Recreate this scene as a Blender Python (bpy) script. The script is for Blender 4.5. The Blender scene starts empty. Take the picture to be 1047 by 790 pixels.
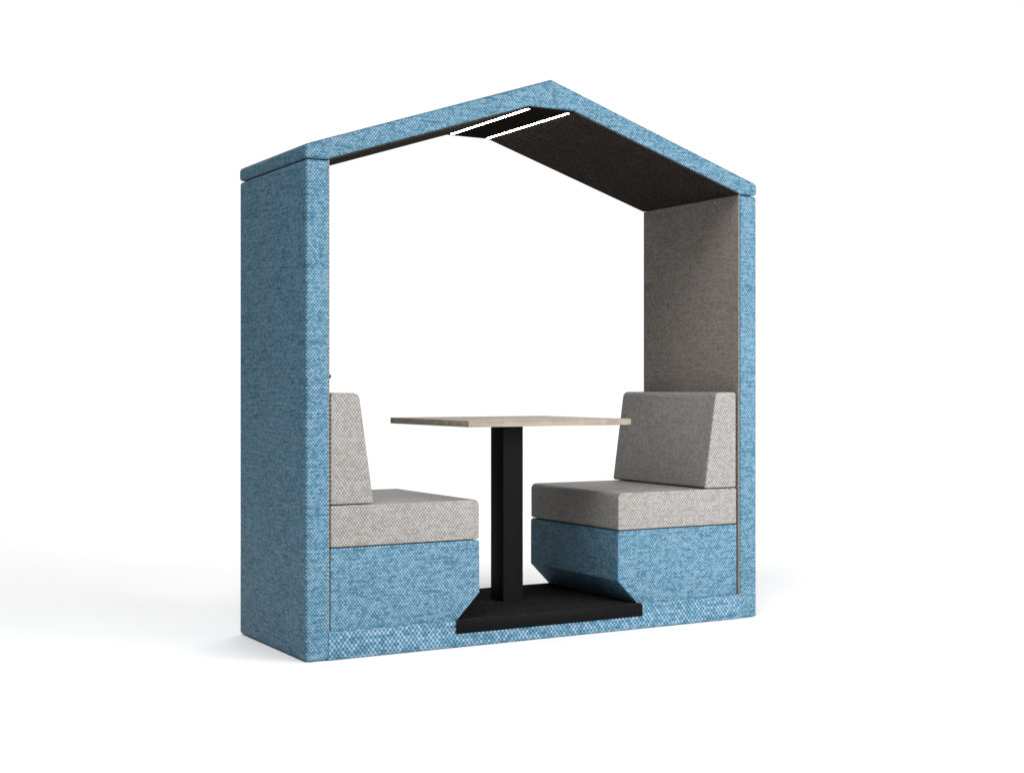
import bpy, bmesh, math
from mathutils import Vector

scene = bpy.context.scene
col = scene.collection

# ------------------------------------------------------------------ sizes (metres)
W, H, D, T = 2.0, 1.747, 0.6815, 0.0915          # booth width, panel height, depth, panel thickness
LIN = 0.003                                       # fabric lining thickness on the inner faces
O = 0.002                                         # roof overhang
EAVE, RIDGE = 1.798, 2.127
FX, FZ = 0.900, 2.0106                            # flat light panel under the ridge
PZ = 0.1005                                       # plinth height
BX, BX2, BZ, BT = 0.690, 0.597, 0.1945, 0.3894    # bench base profile
SB, ST = 0.3925, 0.5392                           # seat cushion
CB, CT = 0.5425, 0.9346                           # back cushion
GI = 0.0090                                        # bench set back from the panel edge


# ------------------------------------------------------------------ node helpers
class N:
    def __init__(self, name):
        self.m = bpy.data.materials.new(name)
        self.m.use_nodes = True
        self.t = self.m.node_tree
        self.t.nodes.clear()
        self.out = self.t.nodes.new('ShaderNodeOutputMaterial')
        self.p = self.t.nodes.new('ShaderNodeBsdfPrincipled')
        self.t.links.new(self.p.outputs[0], self.out.inputs[0])

    def node(self, kind, **kw):
        n = self.t.nodes.new(kind)
        for k, v in kw.items():
            setattr(n, k, v)
        return n

    def put(self, sock, v):
        if isinstance(v, bpy.types.NodeSocket):
            self.t.links.new(v, sock)
        else:
            sock.default_value = v

    def math(self, op, a, b=0.0, c=0.0, clamp=False):
        n = self.node('ShaderNodeMath', operation=op, use_clamp=clamp)
        self.put(n.inputs[0], a)
        self.put(n.inputs[1], b)
        self.put(n.inputs[2], c)
        return n.outputs[0]

    def ramp(self, v, a, b, c=0.0, d=1.0):
        n = self.node('ShaderNodeMapRange', interpolation_type='SMOOTHSTEP')
        self.put(n.inputs['Value'], v)
        n.inputs['From Min'].default_value = a
        n.inputs['From Max'].default_value = b
        n.inputs['To Min'].default_value = c
        n.inputs['To Max'].default_value = d
        return n.outputs[0]

    def mix(self, f, a, b, mode='MIX'):
        n = self.node('ShaderNodeMix', data_type='RGBA', blend_type=mode)
        self.put(n.inputs['Factor'], f)
        self.put(n.inputs['A'], a)
        self.put(n.inputs['B'], b)
        return n.outputs['Result']

    def xyz(self, x, y, z=0.0):
        n = self.node('ShaderNodeCombineXYZ')
        self.put(n.inputs[0], x)
        self.put(n.inputs[1], y)
        self.put(n.inputs[2], z)
        return n.outputs[0]

    def noise(self, vec, scale, detail=2.0, rough=0.5):
        n = self.node('ShaderNodeTexNoise')
        self.put(n.inputs['Vector'], vec)
        n.inputs['Scale'].default_value = scale
        n.inputs['Detail'].default_value = detail
        n.inputs['Roughness'].default_value = rough
        return n.outputs[0]


def rgb(r, g, b):
    return (r, g, b, 1.0)


def weave(name, cw, ch, gap, yarns, streak=0.19, bump=0.35, pit=(-0.95, 0.20), cloud=0.05, spec=0.18, glow=0.20, vary=0.30, rough=0.62, wobble=0.0035, rows=0.22):
    """Chunky basket-weave cloth: staggered yarn dashes over a darker ground, in UV metres."""
    k = N(name)
    tc = k.node('ShaderNodeTexCoord').outputs['UV']
    # a little irregularity of the cloth
    wob = k.node('ShaderNodeTexNoise')
    k.put(wob.inputs['Vector'], tc)
    wob.inputs['Scale'].default_value = 14.0
    wv = k.node('ShaderNodeVectorMath', operation='SCALE')
    k.put(wv.inputs[0], wob.outputs['Color'])
    wv.inputs['Scale'].default_value = wobble
    ad = k.node('ShaderNodeVectorMath', operation='ADD')
    k.put(ad.inputs[0], tc)
    k.put(ad.inputs[1], wv.outputs[0])
    sp = k.node('ShaderNodeSeparateXYZ')
    k.put(sp.inputs[0], ad.outputs[0])
    u = k.math('DIVIDE', sp.outputs[0], cw)
    v = k.math('DIVIDE', sp.outputs[1], ch)
    row = k.math('FLOOR', v)
    u2 = k.math('ADD', u, k.math('MULTIPLY', k.math('FLOORED_MODULO', row, 2.0), 0.5))
    cu = k.math('FLOOR', u2)
    # over-and-under: raised stitches and dark pits staggered like a chequer
    f = k.math('MULTIPLY', k.math('COSINE', k.math('MULTIPLY', k.math('SUBTRACT', u, 0.5), 2 * math.pi)),
               k.math('COSINE', k.math('MULTIPLY', k.math('SUBTRACT', v, 0.5), math.pi)))
    mask = k.ramp(f, pit[0], pit[1])
    crown = k.ramp(f, 0.0, 1.0)
    wn = k.node('ShaderNodeTexWhiteNoise', noise_dimensions='2D')
    k.put(wn.inputs['Vector'], k.xyz(cu, row))
    cr = k.node('ShaderNodeValToRGB')
    cr.color_ramp.interpolation = 'LINEAR'
    els = cr.color_ramp.elements
    while len(els) < len(yarns):
        els.new(0.5)
    for i, c in enumerate(yarns):
        els[i].position = i / (len(yarns) - 1)
        els[i].color = rgb(*c)
    # slubs: yarns run the cloth in long streaks, each a little lighter, darker or another dye, across and along
    s0 = k.node('ShaderNodeSeparateXYZ')
    k.put(s0.inputs[0], tc)
    su, sv = s0.outputs[0], s0.outputs[1]
    h1 = k.noise(k.xyz(k.math('MULTIPLY', su, 2.6), k.math('MULTIPLY', sv, 1.05 / ch)), 1.0, 2.5, 0.6)
    h2 = k.noise(k.xyz(k.math('MULTIPLY', su, 0.9 / cw), k.math('MULTIPLY', sv, 6.0), 4.0), 1.0, 2.5, 0.6)
    h3 = k.noise(k.xyz(k.math('MULTIPLY', su, 13.0), k.math('MULTIPLY', sv, 1.0 / ch), 9.0), 1.0, 1.0)
    drift = k.noise(tc, 26.0, 2.0, 0.5)
    sel = k.math('ADD', k.math('MULTIPLY', wn.outputs['Value'], 0.7), -0.40)
    sel = k.math('ADD', sel, k.math('MULTIPLY', h3, 0.8))
    sel = k.math('ADD', sel, k.math('MULTIPLY', drift, 0.3), clamp=True)
    k.put(cr.inputs[0], sel)
    big = k.noise(tc, 6.0, 3.0)
    g = k.math('ADD', k.math('MULTIPLY', k.math('SUBTRACT', h1, 0.5), streak * 4.0),
               k.math('MULTIPLY', k.math('SUBTRACT', h2, 0.5), streak * 1.5))
    g = k.math('ADD', g, k.math('MULTIPLY', k.math('SUBTRACT', big, 0.5), cloud * 2))
    g = k.math('ADD', g, k.math('MULTIPLY', k.math('SUBTRACT', wn.outputs['Value'], 0.5), vary))
    g = k.math('ADD', g, k.math('MULTIPLY', crown, glow))
    g = k.math('ADD', g, k.math('MULTIPLY', k.math('SUBTRACT', h3, 0.5), streak * 4.0))
    # the shadowy groove between one row of stitches and the next
    edge = k.ramp(k.math('ABSOLUTE', k.math('SUBTRACT', k.math('FRACT', v), 0.5)), 0.2, 0.5)
    g = k.math('SUBTRACT', g, k.math('MULTIPLY', edge, rows))
    g = k.math('ADD', g, 1.0 - glow * 0.4 + rows * 0.45)
    c = k.mix(mask, rgb(*gap), cr.outputs[0])
    c = k.mix(1.0, c, k.xyz(g, g, g), 'MULTIPLY')
    k.put(k.p.inputs['Base Color'], c)
    k.p.inputs['Roughness'].default_value = rough
    k.p.inputs['Specular IOR Level'].default_value = spec
    b = k.node('ShaderNodeBump')
    b.inputs['Strength'].default_value = bump
    b.inputs['Distance'].default_value = 0.0016
    k.put(b.inputs['Height'], f)
    b2 = k.node('ShaderNodeBump')
    b2.inputs['Strength'].default_value = 0.35
    b2.inputs['Distance'].default_value = 0.02
    k.put(b2.inputs['Height'], k.noise(tc, 5.0, 1.0))
    k.put(b2.inputs['Normal'], b.outputs[0])
    k.put(k.p.inputs['Normal'], b2.outputs[0])
    return k.m


BLUE_GAP = (0.0172, 0.069, 0.1342)
BLUE_YARN = [(0.0378, 0.1239, 0.1918), (0.0688, 0.1673, 0.2296), (0.1084, 0.1947, 0.2457), (0.129, 0.1885, 0.2551)]
GREY_GAP = (0.1303, 0.1237, 0.1174)
GREY_YARN = [(0.2327, 0.2199, 0.1944), (0.2421, 0.2324, 0.2174), (0.2527, 0.2459, 0.2349), (0.2447, 0.2316, 0.2403)]
M = {}
M['blue'] = weave('blue_weave_fabric', 0.0110, 0.0072, BLUE_GAP, BLUE_YARN)
M['blue_coarse'] = weave('coarse_blue_weave_fabric', 0.0165, 0.0108, (0.012, 0.058, 0.118), [(0.0412, 0.1367, 0.2142), (0.0784, 0.1865, 0.256), (0.1294, 0.2194, 0.2738), (0.1569, 0.2095, 0.2842)],
                         streak=0.14, vary=0.4, wobble=0.004)
M['blue_fine'] = weave('bench_blue_weave_fabric', 0.0115, 0.0078, BLUE_GAP, BLUE_YARN, streak=0.16)
M['grey'] = weave('grey_weave_fabric', 0.0120, 0.0083, GREY_GAP, GREY_YARN, streak=0.06, cloud=0.03, spec=0.1, vary=0.22, rows=0.12)
M['lining'] = weave('grey_lining_fabric', 0.0120, 0.0083, (0.1111, 0.1008, 0.0929), [(0.2047, 0.1848, 0.1534), (0.2129, 0.1949, 0.1728), (0.2223, 0.2061, 0.1879), (0.2129, 0.1926, 0.1966)], streak=0.1,
                    cloud=0.03, spec=0.0, vary=0.22, rough=1.0, rows=0.12)
M['soffit'] = weave('charcoal_ceiling_fabric', 0.0120, 0.0083, (0.0125, 0.0108, 0.0092),
                    [(0.027, 0.024, 0.0205), (0.031, 0.0275, 0.024), (0.036, 0.031, 0.0275)], streak=0.15, spec=0.0,
                    rough=1.0, rows=0.1)


def plain(name, c, rough=0.5, spec=0.2, grain=0.0, scale=400.0, bump=0.0, metal=0.0):
    k = N(name)
    tc = k.node('ShaderNodeTexCoord').outputs['Object']
    n = k.noise(tc, scale, 2.0)
    g = k.math('MAXIMUM', 0.1, k.math('ADD', 1.0, k.math('MULTIPLY', k.math('SUBTRACT', n, 0.5), grain * 2)))
    k.put(k.p.inputs['Base Color'], k.mix(1.0, rgb(*c), k.xyz(g, g, g), 'MULTIPLY'))
    k.p.inputs['Roughness'].default_value = rough
    k.p.inputs['Specular IOR Level'].default_value = spec
    k.p.inputs['Metallic'].default_value = metal
    if bump:
        b = k.node('ShaderNodeBump')
        b.inputs['Strength'].default_value = bump
        b.inputs['Distance'].default_value = 0.002
        k.put(b.inputs['Height'], n)
        k.put(k.p.inputs['Normal'], b.outputs[0])
    return k.m


M['black_metal'] = plain('black_powder_coated_metal', (0.0046, 0.0046, 0.0046), 0.45, 0.02, 0.08, 900.0, 0.05)
M['black_board'] = plain('black_light_panel_board', (0.0080, 0.0073, 0.0064), 0.7, 0.0, 0.1, 300.0)
M['carpet'] = plain('black_carpet', (0.013, 0.013, 0.0135), 0.95, 0.0, 3.2, 260.0, 0.8)
M['seam'] = plain('blue_seam_thread', (0.02, 0.085, 0.125), 0.9, 0.0, 0.3, 500.0)
M['dark_plastic'] = plain('dark_plastic', (0.02, 0.018, 0.02), 0.4, 0.3)
M['leak_dot_white'] = plain('leak_dot_white', (0.8, 0.8, 0.78), 0.4, 0.3)
FLOOR_ALBEDO = 0.87
M['floor'] = plain('white_studio_floor', (FLOOR_ALBEDO,) * 3, 0.9, 0.0, 0.004, 3.0)


def wood():
    k = N('pale_oak_laminate')
    tc = k.node('ShaderNodeTexCoord').outputs['Object']
    s = k.node('ShaderNodeSeparateXYZ')
    k.put(s.inputs[0], tc)
    x = k.math('MULTIPLY', s.outputs[0], 2.2)
    y = k.math('MULTIPLY', s.outputs[1], 60.0)
    z = k.math('MULTIPLY', s.outputs[2], 60.0)
    g1 = k.noise(k.xyz(x, y, z), 1.0, 5.0, 0.65)
    g2 = k.noise(k.xyz(k.math('MULTIPLY', s.outputs[0], 5.0), k.math('MULTIPLY', s.outputs[1], 260.0),
                       k.math('MULTIPLY', s.outputs[2], 260.0)), 1.0, 2.0)
    g3 = k.noise(k.xyz(k.math('MULTIPLY', s.outputs[0], 14.0), k.math('MULTIPLY', s.outputs[1], 3.0), 0.0), 1.0, 1.0)
    c = k.mix(k.ramp(g1, 0.3, 0.72), rgb(0.175, 0.145, 0.112), rgb(0.300, 0.267, 0.220))
    c = k.mix(k.math('MULTIPLY', k.ramp(g2, 0.45, 0.75), 0.35), c, rgb(0.13, 0.098, 0.070))
    c = k.mix(k.math('MULTIPLY', k.ramp(g3, 0.45, 0.6), 0.3), c, rgb(0.30, 0.275, 0.235))
    k.put(k.p.inputs['Base Color'], c)
    k.p.inputs['Roughness'].default_value = 0.55
    k.p.inputs['Specular IOR Level'].default_value = 0.12
    b = k.node('ShaderNodeBump')
    b.inputs['Strength'].default_value = 0.08
    b.inputs['Distance'].default_value = 0.001
    k.put(b.inputs['Height'], g2)
    k.put(k.p.inputs['Normal'], b.outputs[0])
    return k.m


M['wood'] = wood()


def led():
    k = N('lit_led_diffuser')
    k.p.inputs['Base Color'].default_value = rgb(0.8, 0.8, 0.8)
    k.p.inputs['Emission Color'].default_value = rgb(1.0, 0.985, 0.95)
    k.p.inputs['Emission Strength'].default_value = 38.0
    return k.m


M['led'] = led()


# ------------------------------------------------------------------ mesh helpers
def uv_box(bm):
    """UVs in metres, each face seen along its dominant axis."""
    lay = bm.loops.layers.uv.verify()
    bm.normal_update()
    for f in bm.faces:
        n = f.normal
        a = max(range(3), key=lambda i: abs(n[i]))
        for l in f.loops:
            c = l.vert.co
            l[lay].uv = ((c.y, c.z), (c.x, c.z), (c.x, c.y))[a]


def prism(bm, prof, y0, y1):
    """Closed XZ outline swept from y0 to y1."""
    a = [bm.verts.new((x, y0, z)) for x, z in prof]
    b = [bm.verts.new((x, y1, z)) for x, z in prof]
    bm.faces.new(a)
    bm.faces.new(b[::-1])
    n = len(prof)
    for i in range(n):
        j = (i + 1) % n
        bm.faces.new((a[j], a[i], b[i], b[j]))
    bmesh.ops.recalc_face_normals(bm, faces=bm.faces)


def box(bm, x0, x1, y0, y1, z0, z1):
    prism(bm, [(x0, z0), (x1, z0), (x1, z1), (x0, z1)], y0, y1)


def rounded(bm, r, seg=4, pick=None):
    es = [e for e in bm.edges if (pick is None or pick(e))]
    bmesh.ops.bevel(bm, geom=es, offset=r, segments=seg, profile=0.5, affect='EDGES', clamp_overlap=True)


def corners(pts, seg=6):
    """Outline with every corner rounded to its own radius; pts are (x, z, r)."""
    out = []
    n = len(pts)
    for i, (x, z, r) in enumerate(pts):
        p = Vector((x, z))
        a = (Vector(pts[i - 1][:2]) - p).normalized()
        c = (Vector(pts[(i + 1) % n][:2]) - p).normalized()
        half_ang = a.angle(c) / 2
        d = r / math.tan(half_ang)
        mid = p + (a + c).normalized() * (r / math.sin(half_ang))
        s0, s1 = p + a * d - mid, p + c * d - mid
        tot = s0.angle_signed(s1)
        for k in range(seg + 1):
            ang = -tot * k / seg
            q = Vector((s0.x * math.cos(ang) - s0.y * math.sin(ang), s0.x * math.sin(ang) + s0.y * math.cos(ang)))
            out.append(tuple(mid + q))
    return out


def rim(bm, r, seg=5):
    """Round the front and back outlines of a swept shape."""
    rounded(bm, r, seg, lambda e: abs(e.verts[0].co.y - e.verts[1].co.y) < 1e-6)


def link(name, bm, mat, parent=None, smooth=True):
    uv_box(bm)
    me = bpy.data.meshes.new(name)
    bm.to_mesh(me)
    bm.free()
    me.materials.append(mat)
    if smooth:
        me.shade_smooth()
        me.set_sharp_from_angle(angle=math.radians(32))
    o = bpy.data.objects.new(name, me)
    col.objects.link(o)
    o.parent = parent
    return o


def slab(name, mat, parent, x0, x1, y0, y1, z0, z1, r=0.0, seg=4):
    bm = bmesh.new()
    box(bm, x0, x1, y0, y1, z0, z1)
    if r:
        rounded(bm, r, seg)
    return link(name, bm, mat, parent)


def thing(name, label, cat, group=None):
    o = bpy.data.objects.new(name, None)
    o.empty_display_size = 0.2
    col.objects.link(o)
    o['label'] = label
    o['category'] = cat
    if group:
        o['group'] = group
    return o


def mirror_x(prof):
    return [(W - x, z) for x, z in prof]


# ------------------------------------------------------------------ the floor
bm = bmesh.new()
R = 5.6
vs = [bm.verts.new((1 + R * math.cos(a), R * math.sin(a), 0)) for a in [2 * math.pi * i / 96 for i in range(96)]]
bm.faces.new(vs)
fl = link('floor', bm, M['floor'], smooth=False)
fl['kind'] = 'structure'

# ------------------------------------------------------------------ the booth shell
booth = thing('meeting_booth', 'blue woven fabric booth shell with pitched roof, tall side panels and black trimmed plinth',
              'booth')

for side in (0, 1):
    X = (lambda x: x) if side == 0 else (lambda x: W - x)
    xa, xb = sorted((X(0.0), X(T - LIN)))
    bm = bmesh.new()
    box(bm, xa, xb, 0.0, D, 0.003, H - 0.001)
    xi = xb if side == 0 else xa
    rounded(bm, 0.011, 5, lambda e: not all(abs(v.co.x - xi) < 1e-5 and v.co.y > 0 or abs(v.co.x - xi) < 1e-5 and v.co.z > 1
                                            for v in e.verts))
    pan = link('side_panel', bm, M['blue'], booth)
    xa, xb = sorted((X(T - LIN - 0.006), X(T)))
    bm = bmesh.new()
    box(bm, xa, xb, 0.0060, D - 0.0005, 0.006, H + 0.0015)
    rounded(bm, 0.0035, 3, lambda e: all(v.co.y < 0.1 for v in e.verts))
    lin = link('lining', bm, M['lining'], pan)
    lin['label'] = 'grey fabric lining on the inner face'
    if side == 0:
        # stitched join across the front edge of the panel
        slab('seam', M['seam'], pan, 0.005, T - LIN - 0.004, -0.0007, 0.004, 0.5075, 0.5100)
        bm = bmesh.new()
        bmesh.ops.create_uvsphere(bm, u_segments=20, v_segments=12, radius=0.008)
        for vtx in bm.verts:
            vtx.co = Vector((T + 0.003 + vtx.co.x * 0.75, 0.016 + vtx.co.y, 0.993 + vtx.co.z))
        link('stud', bm, M['dark_plastic'], pan)
    else:
        bm = bmesh.new()
        bmesh.ops.create_uvsphere(bm, u_segments=16, v_segments=10, radius=0.0028)
        for vtx in bm.verts:
            vtx.co = Vector((W - T - 0.0008 + vtx.co.x * 0.6, 0.163 + vtx.co.y, 1.7335 + vtx.co.z))
        link('light_leak_dot', bm, M['leak_dot_white'], pan)  # white bead added to stand for light leaking through under the roof

# roof: one padded gable, its soffit lined in charcoal cloth
RB = H + 0.003
dz = LIN
half = [(-O, RB), (-O, EAVE), (1.0, RIDGE)]
prof = [(-O, RB), (-O, EAVE), (1.0, RIDGE), (W + O, EAVE), (W + O, RB), (W - T, RB),
        (W - FX, FZ + dz), (FX, FZ + dz), (T, RB)]
bm = bmesh.new()
prism(bm, prof, -O, D + O)


def outer_edge(e):
    a, b = e.verts[0].co, e.verts[1].co
    along_y = abs(a.y - b.y) > 0.1
    if along_y:                                     # eave and ridge lines
        return a.x < 0.05 or a.x > W - 0.05
    inner = all(T - 0.001 < v.co.x < W - T + 0.001 and v.co.z < RIDGE - 0.05 for v in e.verts)
    return not (inner and a.y > 0.3)


rounded(bm, 0.013, 5, outer_edge)
roof = link('roof', bm, M['blue'], booth)
for side in (0, 1):
    pr = [(T + 0.0015, RB - 0.0005), (FX - 0.001, FZ - 0.001), (FX - 0.001, FZ + dz + 0.002), (T + 0.0015, RB + dz + 0.0025)]
    if side:
        pr = mirror_x(pr)
    bm = bmesh.new()
    prism(bm, pr, 0.0005, D - 0.0005)
    link('ceiling_lining', bm, M['soffit'], roof)
slab('light_panel', M['black_board'], roof, FX, W - FX, 0.0, D, FZ, FZ + dz + 0.002)
slab('light_strip', M['led'], roof, FX + 0.006, FX + 0.019, 0.028, D - 0.026, FZ - 0.0006, FZ + 0.002)
slab('light_strip', M['led'], roof, W - FX - 0.016, W - FX - 0.003, 0.028, D - 0.014, FZ - 0.0006, FZ + 0.002)

# plinth, carpet well and metal trim
bm = bmesh.new()
box(bm, T - 0.008, W - T + 0.008, -0.0020, D - 0.012, 0.003, PZ)
rounded(bm, 0.0025, 3)
pl = link('plinth', bm, M['blue_coarse'], booth)
PX = 0.586
cp = slab('carpet', M['carpet'], pl, PX + 0.002, W - PX - 0.002, -0.0030, D + 0.0005, 0.06, PZ + 0.0016, 0.001, 2)
bm = bmesh.new()
box(bm, PX, W - PX, -0.0110, -0.0038, 0.052, PZ - 0.0012)
rounded(bm, 0.0012, 2)
link('trim', bm, M['black_metal'], pl)

# ------------------------------------------------------------------ the benches
BXR = T + 0.004                                     # bench end next to the panel
BACK = D - 0.003
bench_labels = ('bench behind the tall left blue panel, only the side of its grey backrest showing',
                'bench against the grey lined right panel, the broad slanted face of its backrest showing')


def bench(side):
    m = (lambda p: p) if side == 0 else mirror_x
    e = BXR + 0.004 * side
    b = thing('bench', bench_labels[side], 'bench', 'facing upholstered benches in the booth')
    b.location = (0, 0, 0)
    bm = bmesh.new()
    prism(bm, m(corners([(e, PZ - 0.012, 0.002), (BX2 - 0.0119, PZ - 0.012, 0.002), (BX, BZ, 0.010), (BX, BT, 0.012),
                         (e, BT, 0.006)])), GI, BACK)
    rim(bm, 0.009)
    base = link('base', bm, M['blue_fine'], b)
    base['label'] = 'blue fabric base with its lower front corner cut away'
    bm = bmesh.new()
    prism(bm, m(corners([(e, SB, 0.006), (BX - 0.0005, SB, 0.010), (BX - 0.0005, ST, 0.022), (e, ST, 0.006)])),
          GI - 0.001, BACK)
    rim(bm, 0.013)
    link('seat_cushion', bm, M['grey'], b)
    bm = bmesh.new()
    prism(bm, m(corners([(e + 0.001, CB, 0.006), (T + 0.171, CB, 0.009), (T + 0.1145, CT, 0.026),
                         (e + 0.001, CT, 0.014)])), GI + 0.001, BACK)
    rim(bm, 0.015)
    link('backrest', bm, M['grey'], b)
    return b


bench(0)
bench(1)

# ------------------------------------------------------------------ the table
tb = thing('pedestal_table', 'square pale oak table on a square black column between the two benches', 'table')
top = slab('tabletop', M['wood'], tb, 0.637, 1.363, -0.005, 0.671, 0.807, 0.831, 0.0012, 2)
bm = bmesh.new()
box(bm, 0.9565, 1.0512, 0.302, 0.403, PZ + 0.0012, 0.807)
rounded(bm, 0.005, 4, lambda e: abs(e.verts[0].co.z - e.verts[1].co.z) > 0.1)
link('column', bm, M['black_metal'], tb)

# ------------------------------------------------------------------ light
world = bpy.data.worlds.new('World')
scene.world = world
world.use_nodes = True
wt = world.node_tree
bg = wt.nodes['Background']
WHITE, DIM = 1.06, 0.08
# white backdrop behind the booth fading to a dim studio all round
wtc = wt.nodes.new('ShaderNodeTexCoord')
dot = wt.nodes.new('ShaderNodeVectorMath')
dot.operation = 'DOT_PRODUCT'
dot.inputs[1].default_value = (0.5, 0.866, 0.0)
wt.links.new(wtc.outputs['Generated'], dot.inputs[0])
mr = wt.nodes.new('ShaderNodeMapRange')
mr.interpolation_type = 'SMOOTHSTEP'
wt.links.new(dot.outputs['Value'], mr.inputs['Value'])
mr.inputs['From Min'].default_value = math.cos(math.radians(46))
mr.inputs['From Max'].default_value = math.cos(math.radians(30))
mr.inputs['To Min'].default_value = DIM
mr.inputs['To Max'].default_value = WHITE
wt.links.new(mr.outputs[0], bg.inputs['Color'])
bg.inputs['Strength'].default_value = 1.0


def area(name, loc, target, size, power, colr=(1, 1, 1)):
    l = bpy.data.lights.new(name, 'AREA')
    l.shape = 'RECTANGLE'
    l.size, l.size_y = size
    l.energy = power
    l.color = colr
    o = bpy.data.objects.new(name, l)
    col.objects.link(o)
    o.location = loc
    o.rotation_euler = (Vector(target) - Vector(loc)).to_track_quat('-Z', 'Y').to_euler()
    return o


AIM = Vector((1.0, 0.2, 0.9))


def around(name, az, el, size, power):
    """Softbox 8 m from the booth; azimuth from straight in front, positive to the right."""
    a, e = math.radians(az), math.radians(el)
    d = Vector((math.sin(a) * math.cos(e), -math.cos(a) * math.cos(e), math.sin(e))) * 8
    return area(name, AIM + d, AIM, (size, size), power)


around('front_softbox', 10, 8, 3.5, 431)
around('key_softbox', 35, 8, 3.5, 705)
around('fill_softbox', -46, 55, 3.5, 375)
around('side_softbox', 60, 55, 3.5, 54)
area('overhead_left_softbox', (-6.0, -5.0, 7.0), (-6.0, -5.0, 0.0), (5.0, 5.0), 330)
area('overhead_back_softbox', (4.9, 7.0, 7.0), (4.9, 7.0, 0.0), (12.0, 5.0), 765)

# ------------------------------------------------------------------ camera
cam = bpy.data.cameras.new('camera')
co = bpy.data.objects.new('camera', cam)
col.objects.link(co)
co.location = (-1.8652, -4.6551, 0.9542)
co.rotation_euler = (math.pi / 2 + 0.0006, 0, -0.5239)
cam.sensor_width = 36.0
cam.lens = 1465.84 / 1047 * 36.0
cam.clip_end = 500
scene.camera = co

scene.view_settings.view_transform = 'Standard'
scene.view_settings.look = 'None'
scene.view_settings.exposure = 0.0
scene.view_settings.gamma = 1.0
scene.cycles.max_bounces = 8
